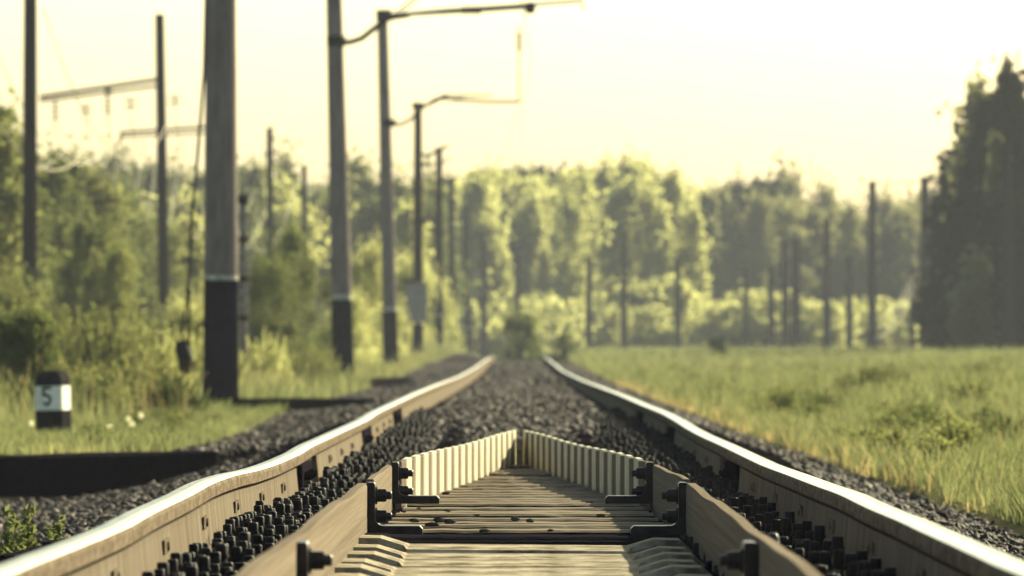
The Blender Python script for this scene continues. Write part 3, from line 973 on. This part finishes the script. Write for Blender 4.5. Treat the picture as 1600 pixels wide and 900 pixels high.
def crown_points(kind, n, seed):
    """points of a unit-height crown (z 0..1)"""
    g_ = np.random.default_rng(seed)
    P_ = []
    if kind == 'broad':
        nb = 42
        for i in range(nb):
            z = g_.uniform(.12, .97)
            env = .30 * (math.sin(math.pi * min(1, (z - .02) / 1.02) ** .8) ** .7) * g_.uniform(.75, 1.15)
            a = g_.uniform(0, 6.283); rr_ = env * math.sqrt(g_.uniform(.1, 1))
            c = np.array((rr_ * math.cos(a), rr_ * math.sin(a), z))
            sg = g_.uniform(.028, .062)
            P_.append(c + g_.standard_normal((n // nb, 3)) * sg * np.array((1, 1, .8)))
    elif kind == 'slim':
        nb = 46
        for i in range(nb):
            z = g_.uniform(.03, .97)
            env = (.18 * (1 - z) ** .6 + .012) * (.5 + .5 * min(1, z / .15)) * g_.uniform(.7, 1.2)
            a = g_.uniform(0, 6.283); rr_ = env * math.sqrt(g_.uniform(.1, 1))
            c = np.array((rr_ * math.cos(a), rr_ * math.sin(a), z))
            P_.append(c + g_.standard_normal((n // nb, 3)) * g_.uniform(.02, .055) * np.array((.85, .85, 1.7)))
    elif kind == 'conifer':
        nb = 90
        for i in range(nb):
            z = 1 - g_.uniform(.02, .97) ** .8
            z = min(max(z, .04), .985)
            env = .21 * (1 - z) ** .8 + .008
            a = g_.uniform(0, 6.283)
            m = n // nb
            t = g_.uniform(.1, 1, m)
            c = np.stack([env * t * math.cos(a), env * t * math.sin(a), z - .06 * t * (1 - z)], -1)
            P_.append(c + g_.standard_normal((m, 3)) * (.012 + .02 * (1 - z)))
    elif kind == 'pine':
        nb = 26
        for i in range(nb):
            z = g_.uniform(.42, .98)
            env = .2 * math.sin(math.pi * (z - .35) / .68) ** .6 * g_.uniform(.6, 1.2)
            a = g_.uniform(0, 6.283); rr_ = env * math.sqrt(g_.uniform(.05, 1))
            c = np.array((rr_ * math.cos(a), rr_ * math.sin(a), z))
            P_.append(c + g_.standard_normal((n // nb, 3)) * g_.uniform(.025, .05) * np.array((1.2, 1.2, .6)))
    elif kind == 'bush':
        nb = 44
        for i in range(nb):
            u = g_.uniform(0, 1); a = g_.uniform(0, 6.283)
            z = g_.uniform(.05, .95)
            env = .56 * math.sqrt(max(.02, 1 - (z * .95) ** 2.2)) * g_.uniform(.6, 1.1)
            rr_ = env * math.sqrt(g_.uniform(.1, 1))
            c = np.array((rr_ * math.cos(a), rr_ * math.sin(a), z))
            P_.append(c + g_.standard_normal((n // nb, 3)) * g_.uniform(.035, .1))
    elif kind == 'wild':   # upright sprays
        nb = 70
        for i in range(nb):
            a = g_.uniform(0, 6.283); r0_ = .6 * math.sqrt(g_.uniform(0, 1)); m = n // nb
            h_ = g_.uniform(.45, 1.0) * (1 - .35 * r0_)
            t = g_.uniform(.05, 1, m)
            lean = g_.normal(0, .14, 2)
            c = np.stack([r0_ * math.cos(a) + lean[0] * t, r0_ * math.sin(a) + lean[1] * t, h_ * t], -1)
            P_.append(c + g_.standard_normal((m, 3)) * (.05 * (1.1 - t))[:, None] * np.array((1, 1, .5)))
    C = np.concatenate(P_)
    C[:, 2] = np.maximum(C[:, 2], .01)
    return C

LIB = {}
def lib(kind, n, leaf, seed):
    key = (kind, n, leaf, seed)
    if key not in LIB:
        V, Fq = leaves(crown_points(kind, n, seed), leaf)
        o = fast_mesh("crown", V, Fq, M['birch_leaf'])
        me = o.data
        bpy.data.objects.remove(o)
        mb = MB()
        rr = random.Random(seed)
        top = .9 if kind not in ('bush', 'wild') else .6
        if kind in ('bush', 'wild'):
            for j in range(7):
                a = rr.uniform(0, 6.283); q = rr.uniform(.1, .35)
                mb.tube([(.02 * math.cos(a), .02 * math.sin(a), -.05), (.5 * q * math.cos(a), .5 * q * math.sin(a), .3), (q * math.cos(a), q * math.sin(a), rr.uniform(.5, .75))], [.016, .011, .004], n=5)
        else:
            w = .013 if kind != 'pine' else .016
            mb.tube([(0, 0, -.04), (rr.uniform(-.01, .01), 0, .3), (rr.uniform(-.015, .015), 0, .6), (0, 0, top)], [w, w * .8, w * .5, w * .12], n=7)
            for j in range(9):
                a = rr.uniform(0, 6.283); z = rr.uniform(.3, .8); q = rr.uniform(.08, .16)
                mb.tube([(0, 0, z), (q * .6 * math.cos(a), q * .6 * math.sin(a), z + .05), (q * math.cos(a), q * math.sin(a), z + .1)], [w * .35, w * .25, w * .1], n=5)
        o2 = mb.build("trunk", M['bark'], smooth_angle=60, recalc=False)
        LIB[key] = (me, o2.data)
        bpy.data.objects.remove(o2)
    return LIB[key]

def plant(name, kind, n, leaf, seed, loc, h, width, leafmat, bark, label, cat, group=None, rot=None):
    cme, tme = lib(kind, n, leaf, seed)
    root = empty(name, loc)
    root.scale = (h * width, h * width, h)
    root.rotation_euler = (0, 0, rot if rot is not None else random.uniform(0, 6.28))
    c = bpy.data.objects.new("crown" if kind not in ('bush', 'wild') else "foliage", cme); col.objects.link(c); c.parent = root
    c.material_slots[0].link = 'OBJECT'; c.material_slots[0].material = M[leafmat]
    t = bpy.data.objects.new("trunk" if kind not in ('bush', 'wild') else "stem", tme); col.objects.link(t); t.parent = root
    t.material_slots[0].link = 'OBJECT'; t.material_slots[0].material = M[bark]
    tag(root, label, cat, group)
    return root

def tree_px(name, kind, px, ptop, d, pbase, width, leafmat, label, group=None, n=9000, leaf=.021, nseed=4, bark='bark', cat='tree'):
    base = P(px, pbase, d)
    gz = zr(float(ground_h(base[0], d)))
    top = P(px, ptop, d)[2]
    z0 = gz - .05
    return plant(name, kind, n, leaf, random.randrange(nseed), (base[0], d, z0), top - z0, width, leafmat, bark, label, cat, group)

# far wood: three rows
LB = ("pale bright birch in the sunlit stand behind the end of the track", "sunlit birches behind the end of the track")
LP = ("dark pine rising over the tops of the sunlit birches", "dark pines above the sunlit birches")
LO = ("olive tree of the shaded wood between the bright birches and the dark mass", "shaded olive wood on the right")
LG = ("green tree of the far wood between the left-hand poles", "far green wood behind the left-hand poles")
LU = ("low bright bush at the foot of the far trees", "bright undergrowth along the far trees")
LD_ = ("tall dark tree of the black mass on the right edge", "dark tree mass on the right edge")
def skyline(px):
    return np.interp(px, [-80, 130, 160, 300, 380, 500, 650, 700, 740, 780, 820, 850, 900, 950, 990, 1050, 1085, 1110, 1180, 1250, 1320, 1400, 1460, 1500],
                    [250, 268, 262, 262, 262, 262, 268, 272, 262, 246, 256, 248, 262, 268, 256, 268, 285, 278, 276, 292, 318, 322, 305, 300])
# back row of conifers and pines
for px in np.arange(690, 960, 19):
    tree_px("pine_tree", 'pine' if random.random() < .5 else 'conifer', px + random.uniform(-6, 6), skyline(px) + random.uniform(-6, 16), random.uniform(455, 480), 545, 1.1, 'pine_leaf', LP[0], LP[1], n=4200, leaf=.02)
# bright birches
for px in np.arange(705, 1085, 20):
    px_ = px + random.uniform(-8, 8)
    tree_px("birch_tree", 'slim' if random.random() < .75 else 'broad', px_, skyline(px_) + (random.uniform(-4, 22) if px > 890 else random.uniform(20, 70)), random.uniform(428, 448), 548, random.uniform(.75, 1.1), 'birch_leaf', LB[0], LB[1], bark='birch_bark', n=4200, leaf=.02)
for px in np.arange(690, 1085, 24):
    px_ = px + random.uniform(-10, 10)
    tree_px("birch_tree", 'slim', px_, random.uniform(285, 400), random.uniform(408, 424), 550, random.uniform(.8, 1.1), 'birch_leaf', LB[0], LB[1], bark='birch_bark', n=4200, leaf=.02)
# olive wood
for row, (d0, off) in enumerate(((455, 0), (430, 22))):
    for px in np.arange(1095, 1470, 18):
        px_ = px + random.uniform(-8, 8)
        tree_px("woodland_tree", random.choice(('conifer', 'slim', 'slim', 'pine')), px_, skyline(px_) + off + random.uniform(-8, 18), random.uniform(d0, d0 + 15), 548, random.uniform(.75, 1.1), 'olive_leaf' if random.random() < .75 else 'pine_leaf', LO[0], LO[1], n=5000, leaf=.02)
# left far wood
for row, (d0, off, st) in enumerate(((345, 0, 25), (318, 45, 34))):
    for px in np.arange(120, 672, st):
        px_ = px + random.uniform(-10, 10)
        tree_px("woodland_tree", random.choice(('conifer', 'slim', 'slim')) if row == 0 else random.choice(('slim', 'slim', 'broad')), px_, skyline(px_) + off + random.uniform(-8, 30), random.uniform(d0, d0 + 16), 550, random.uniform(1.0, 1.3),
                ('green_leaf', 'olive_leaf')[random.random() < .4] if row == 0 else ('birch_leaf', 'green_leaf')[random.random() < .4], LG[0], LG[1], n=5000, leaf=.02)
# dark right mass
for (px, pt, dd, w) in ((1484, 275, 262, .62), (1506, 215, 258, .6), (1530, 162, 255, .6), (1546, 146, 250, .6), (1578, 122, 247, .6), (1604, 132, 252, .6), (1640, 120, 250, .8), (1520, 240, 244, .7), (1542, 215, 246, .7), (1562, 200, 243, .7), (1592, 172, 242, .7), (1618, 180, 244, .7),
                        (1492, 335, 254, .7), (1510, 315, 243, .8), (1494, 420, 246, 1.0), (1550, 330, 240, .9), (1592, 330, 240, .9), (1530, 410, 238, 1.1), (1575, 420, 238, 1.1), (1612, 400, 239, 1.1)):
    tree_px("dark_tree", ('conifer', 'slim')[px % 3 == 0] if pt < 262 else 'slim', px + random.uniform(-3, 3), pt + random.uniform(-8, 8), dd, 550, w * (1.25 if pt < 262 else 1.5), 'olive_leaf' if px in (1562, 1530) else 'dark_leaf', LD_[0], LD_[1], n=5000, leaf=.028)
# far undergrowth
for px in np.arange(695, 1440, 17):
    px_ = px + random.uniform(-10, 10)
    tree_px("bright_bush", random.choice(('wild', 'bush')), px_, random.uniform(440, 520), random.uniform(383, 402), 556, random.uniform(1.0, 1.7), 'birch_leaf', LU[0], LU[1], n=3000, leaf=.045, nseed=3, cat='bush')
# backdrop wood that closes every gap
C = []
for px in np.arange(-150, 1750, 9):
    ptop = float(skyline(px)) + 26
    dd = 520 + random.uniform(0, 25)
    h = (548 - ptop) * dd / F + .6
    m = 330
    c = np.stack([rng.normal((px - 810) * dd / F, .8, m), rng.normal(dd, 2, m), CZ - .6 + h * rng.beta(1.3, 1.15, m)], -1)
    C.append(c)
V, Fq = leaves(np.concatenate(C), .42)
tag(fast_mesh("distant_wood", V, Fq, M['olive_leaf']), "distant mass of woodland closing the view behind the single trees", "woodland", kind='stuff')

# left side trees and bushes, one by one
left = [
    # name, kind, px, top, d, width, mat, label, n, leaf
    ("roadside_tree", 'conifer', 8, 152, 150, 1.2, 'green_leaf', "tall green tree cut by the left edge of the picture", 9000, .016),
    ("roadside_tree", 'slim', -25, 190, 146, 1.5, 'shrub_leaf', "yellowish tree behind the tall tree on the left edge", 9000, .016),
    ("roadside_tree", 'conifer', 34, 205, 158, 1.2, 'green_leaf', "green tree right behind the tall dark timber pole", 9000, .016),
    ("spruce_tree", 'conifer', 88, 222, 172, 1.1, 'green_leaf', "pointed spruce just right of the tall dark timber pole", 9000, .016),
    ("spruce_tree", 'conifer', 109, 240, 176, 1.2, 'green_leaf', "smaller pointed spruce touching the spruce beside the dark pole", 9000, .016),
    ("roadside_tree", 'slim', 72, 262, 165, 1.4, 'green_leaf', "green tree in front of the two pointed spruces", 9000, .016),
    ("roadside_tree", 'slim', 140, 275, 178, 1.5, 'shrub_leaf', "light green tree right of the two pointed spruces", 9000, .016),
    ("roadside_tree", 'broad', 178, 300, 202, 1.2, 'green_leaf', "rounded green tree below the hanging insulators", 9000, .016),
    ("roadside_tree", 'broad', 225, 330, 206, 1.2, 'shrub_leaf', "light rounded tree left of the sloping-armed pole", 9000, .016),
    ("roadside_tree", 'slim', 292, 345, 210, 1.5, 'birch_leaf', "pale slender tree between the sloping-armed pole and the nearest pole", 9000, .016),
    ("leafy_shrub", 'bush', 0, 432, 116, .75, 'shrub_leaf', "yellowish shrub at the foot of the tall dark timber pole", 12000, .019),
    ("leafy_shrub", 'bush', 140, 350, 140, .55, 'green_leaf', "mid green shrub right of the tall dark timber pole", 12000, .019),
    ("leafy_shrub", 'bush', 172, 385, 132, .5, 'shrub_leaf', "broad light shrub left of the sloping-armed pole", 12000, .019),
    ("leafy_shrub", 'bush', 300, 470, 115, .7, 'birch_leaf', "pale shrub behind the hanging black weight", 12000, .019),
    ("leafy_shrub", 'wild', 0, 438, 86, .85, 'shrub_leaf', "yellow flowering shrub at the left edge above the dark bush", 12000, .024),
    ("leafy_shrub", 'wild', 100, 450, 90, .7, 'shrub_leaf', "yellow flowering shrub above the kilometre marker", 12000, .024),
    ("leafy_shrub", 'wild', 165, 455, 86, .8, 'shrub_leaf', "wild shrub right of the kilometre marker", 12000, .024),
    ("leafy_shrub", 'wild', 240, 492, 88, .8, 'birch_leaf', "pale wild shrub left of the hanging black weight", 12000, .024),
    ("leafy_shrub", 'wild', 320, 500, 92, .8, 'birch_leaf', "pale wild shrub behind the black base of the nearest pole", 12000, .024),
    ("dark_bush", 'bush', 42, 492, 66, .75, 'green_leaf', "dark rounded bush directly behind the kilometre marker", 12000, .03),
    ("leafy_shrub", 'wild', 130, 545, 64, 1.0, 'shrub_leaf', "low weedy clump to the right of the kilometre marker", 9000, .03),
    ("leafy_shrub", 'wild', 215, 545, 68, 1.0, 'shrub_leaf', "low brownish clump left of the hanging black weight", 9000, .03),
    ("leafy_shrub", 'wild', 265, 570, 65, 1.0, 'green_leaf', "low green clump at the foot of the hanging black weight", 9000, .03),
    ("willow_bush", 'bush', 455, 348, 140, .62, 'green_leaf', "rounded dark willow bush between the first and second concrete poles", 14000, .016),
    ("willow_bush", 'bush', 420, 400, 135, .7, 'green_leaf', "lower dark bush at the left flank of the willow bush", 14000, .016),
    ("leafy_shrub", 'wild', 400, 505, 108, .9, 'birch_leaf', "bright low shrub just right of the nearest pole's black base", 9000, .024),
    ("leafy_shrub", 'wild', 480, 530, 120, 1.1, 'shrub_leaf', "pale low growth at the foot of the willow bush", 9000, .024),
    ("leafy_shrub", 'bush', 570, 385, 190, .62, 'birch_leaf', "bright shrub between the second and third concrete poles", 12000, .019),
    ("leafy_shrub", 'bush', 545, 460, 165, .8, 'birch_leaf', "bright lower shrub behind the second concrete pole's foot", 12000, .019),
    ("leafy_shrub", 'bush', 630, 400, 240, .7, 'birch_leaf', "bright shrub between the third and fourth concrete poles", 12000, .019),
    ("leafy_shrub", 'bush', 672, 430, 280, .7, 'birch_leaf', "pale shrub behind the pole with the board", 9000, .022),
    ("round_bush", 'bush', 815, 488, 232, .85, 'green_leaf', "round dark green bush standing at the end of the track", 12000, .02),
    ("round_bush", 'bush', 884, 520, 236, .9, 'green_leaf', "small dark bush right of the round bush at the track's end", 9000, .024),
    ("round_bush", 'bush', 1122, 527, 240, .9, 'green_leaf', "small dark bush in the grass right of the bright birches", 9000, .024),
    ("grass_bush", 'wild', 1532, 562, 90, 1.6, 'green_leaf', "dark leafy clump in the tall grass near the right edge", 9000, .03),
    ("grass_bush", 'wild', 1375, 568, 80, 1.6, 'green_leaf', "dark leafy clump in the tall grass left of the other one", 9000, .03),
    ("grass_bush", 'wild', 1580, 640, 42, 1.2, 'green_leaf', "low green weed clump by the ballast at the right edge", 6000, .035),
    ("grass_bush", 'wild', 1290, 610, 62, 1.2, 'green_leaf', "small green weed clump in the middle of the right-hand grass", 6000, .035),
    ("grass_bush", 'wild', -2, 768, 21.2, .9, 'green_leaf', "nearest green weed tuft beside the ballast at the left edge", 2500, .05),
]
for (nm, kd, px, pt, dd, w, lm, lab, n, lf) in left:
    tree_px(nm, kd, px, pt, dd, 560, w, lm, lab, n=n, leaf=lf, nseed=3, cat='tree' if 'tree' in nm else ('bush' if 'grass' not in nm else 'weed clump'))

for j in range(95):
    y = random.uniform(32, 150); x = random.uniform(2.15, .075 * y)
    plant("weed_clump", 'wild', 1500, .06, random.randrange(3), (x, y, zr(float(ground_h(x, y))) - .01), random.uniform(.12, .36), random.uniform(.7, 1.2), random.choice(('green_leaf', 'shrub_leaf')), 'stem',
          "small leafy weed clump scattered through the grass right of the track", "weed clump", "small weed clumps in the right-hand grass")
for j in range(22):
    y = random.uniform(40, 68); x = -random.uniform(2.6, .07 * y)
    plant("weed_clump", 'wild', 1500, .06, random.randrange(3), (x, y, zr(float(ground_h(x, y))) - .01), random.uniform(.08, .2), random.uniform(.8, 1.3), random.choice(('green_leaf', 'shrub_leaf')), 'stem',
          "small leafy weed clump scattered through the short grass around the marker and nearest pole", "weed clump", "small weed clumps in the left-hand grass")

# grass
def grass(regs):
    VV, FF, o = [], [], 0
    for (n, fx0, fx1, y0, y1, h0, h1, w, dens) in regs:
        y = y0 + (y1 - y0) * rng.random(n) ** dens
        x0 = fx0(y); x1 = fx1(y)
        x = x0 + (x1 - x0) * rng.random(n)
        y = np.where((x < 0) & (y < 36.2 + 1.4 * (x + 3.37) / 1.52 + .13), 38 + 6 * rng.random(n), y)
        cl = .5 + .5 * np.sin(x * 2.3 + 1.3 * np.sin(y * .7)) * np.sin(y * .9 + x)
        h = (h0 + (h1 - h0) * rng.random(n) ** 1.7) * (.5 + .8 * cl)
        edge = np.minimum(np.abs(x - x0), np.abs(x - x1))
        z = zr(ground_h(x, y)) - .02
        a = rng.uniform(0, 6.283, n); ln = h * rng.uniform(.05, .5, n); ld = rng.uniform(0, 6.283, n)
        wx, wy = np.cos(a) * w / 2, np.sin(a) * w / 2
        lx, ly = np.cos(ld) * ln, np.sin(ld) * ln
        V = np.stack([np.stack([x - wx, y - wy, z], -1), np.stack([x + wx, y + wy, z], -1),
                      np.stack([x + wx * .7 + lx * .35, y + wy * .7 + ly * .35, z + h * .6], -1),
                      np.stack([x - wx * .7 + lx * .35, y - wy * .7 + ly * .35, z + h * .6], -1),
                      np.stack([x + lx - wx * .12, y + ly - wy * .12, z + h * .97], -1), np.stack([x + lx + wx * .12, y + ly + wy * .12, z + h], -1)], 1)
        base = (np.arange(n) * 6)[:, None] + o
        FF.append(np.concatenate([base + np.array([0, 1, 2, 3]), base + np.array([3, 2, 5, 4])]))
        VV.append(V.reshape(-1, 3)); o += n * 6
    return np.concatenate(VV), np.concatenate(FF)
Lin = lambda y: -shoulder_l(y) + .02
Lout = lambda y: -(.0825 * y + .4)
Rin = lambda y: shoulder_r(y) - .02
Rout = lambda y: np.maximum(.0815 * y + .4, 2.3)
V, Fq = grass([(60000, Lout, Lin, 36.1, 75, .04, .13, .009, 1.0), (45000, Lout, Lin, 75, 200, .1, .38, .018, .9), 
               (60000, Rin, Rout, 20, 60, .04, .19, .008, 1.0), (70000, Rin, Rout, 60, 150, .07, .3, .013, .9), (56000, Rin, Rout, 150, 345, .12, .4, .03, .9),
               (20000, Lout, Lin, 200, 330, .15, .5, .035, .9), (3000, Lout, lambda y: -.0605 * y, 58, 95, .2, .5, .012, 1.0)])
tag(fast_mesh("verge_grass", V, Fq, M['grass']), "sunlit yellow-green grass on both verges of the track", "grass", kind='stuff')

M['straw'] = mat("straw_blades", (0.16, 0.13, 0.065), (0.34, 0.27, 0.15), scale=1.5, rough=0.8, island=0.6, transl=0.45)
V, Fq = grass([(9000, lambda y: -.037 * y - .6, lambda y: -shoulder_l(y) - .1, 126, 210, .08, .22, .014, 1.0), (5000, lambda y: shoulder_r(y) - .06, lambda y: shoulder_r(y) + .25, 26, 120, .05, .16, .010, 1.0),
               (500, Rin, Rout, 28, 120, .15, .32, .004, 1.0), (900, Lout, lambda y: -.051 * y, 60, 95, .2, .6, .008, 1.0), (2200, lambda y: -.044 * y, lambda y: -.034 * y, 95, 121, .1, .35, .01, 1.0)])
tag(fast_mesh("dry_grass", V, Fq, M['straw']), "pale straw-coloured dry grass among the green on both verges", "dry grass", kind='stuff')

# dandelion clocks
for j, (px, py, d, hh) in enumerate([(48, 662, 50, .1), (172, 668, 47, .11), (200, 655, 49, .12), (206, 663, 48, .1), (220, 649, 51, .11), (190, 682, 44.5, .1), (90, 695, 42, .11), (126, 692, 42.5, .12), (30, 690, 43, .1), (64, 687, 44, .1)]):
    c = P(px, py, d)
    gz = zr(float(ground_h(c[0], d)))
    root = empty("dandelion", (c[0], d, gz))
    hz = c[2] - gz
    mb = MB(); mb.tube([(0, 0, -.01), (.006, 0, hz * .5), (0, 0, hz)], .002, n=5); mb.build("stem", M['stem'], root)
    nn = 160
    v = rng.standard_normal((nn, 3)); v /= np.linalg.norm(v, axis=1, keepdims=True)
    V, Fq = leaves(v * rng.uniform(.012, .024, (nn, 1)) + np.array((0, 0, hz)), .006)
    fast_mesh("seed_head", V, Fq, M['puff'], root)
    tag(root, "white dandelion clock in the grass around the kilometre marker", "flower", "dandelion clocks in the left-hand grass")

# ------------------------------------------------------------------ air
mb = MB(); mb.box(-2600, 2600, -60, 6100, zr(-2.0), zr(22))
hz = mb.build("haze", [])
hm = bpy.data.materials.new("haze_air"); hm.use_nodes = True
nt = hm.node_tree; nt.nodes.clear()
vo = nt.nodes.new("ShaderNodeVolumePrincipled")
vo.inputs["Color"].default_value = (0.84, 0.88, 1.0, 1)
vo.inputs["Density"].default_value = 0.0002
vo.inputs["Anisotropy"].default_value = 0.0
oo = nt.nodes.new("ShaderNodeOutputMaterial")
nt.links.new(vo.outputs[0], oo.inputs["Volume"])
hz.data.materials.append(hm)
tag(hz, "pale evening haze in the air over the track", "haze", kind='stuff')
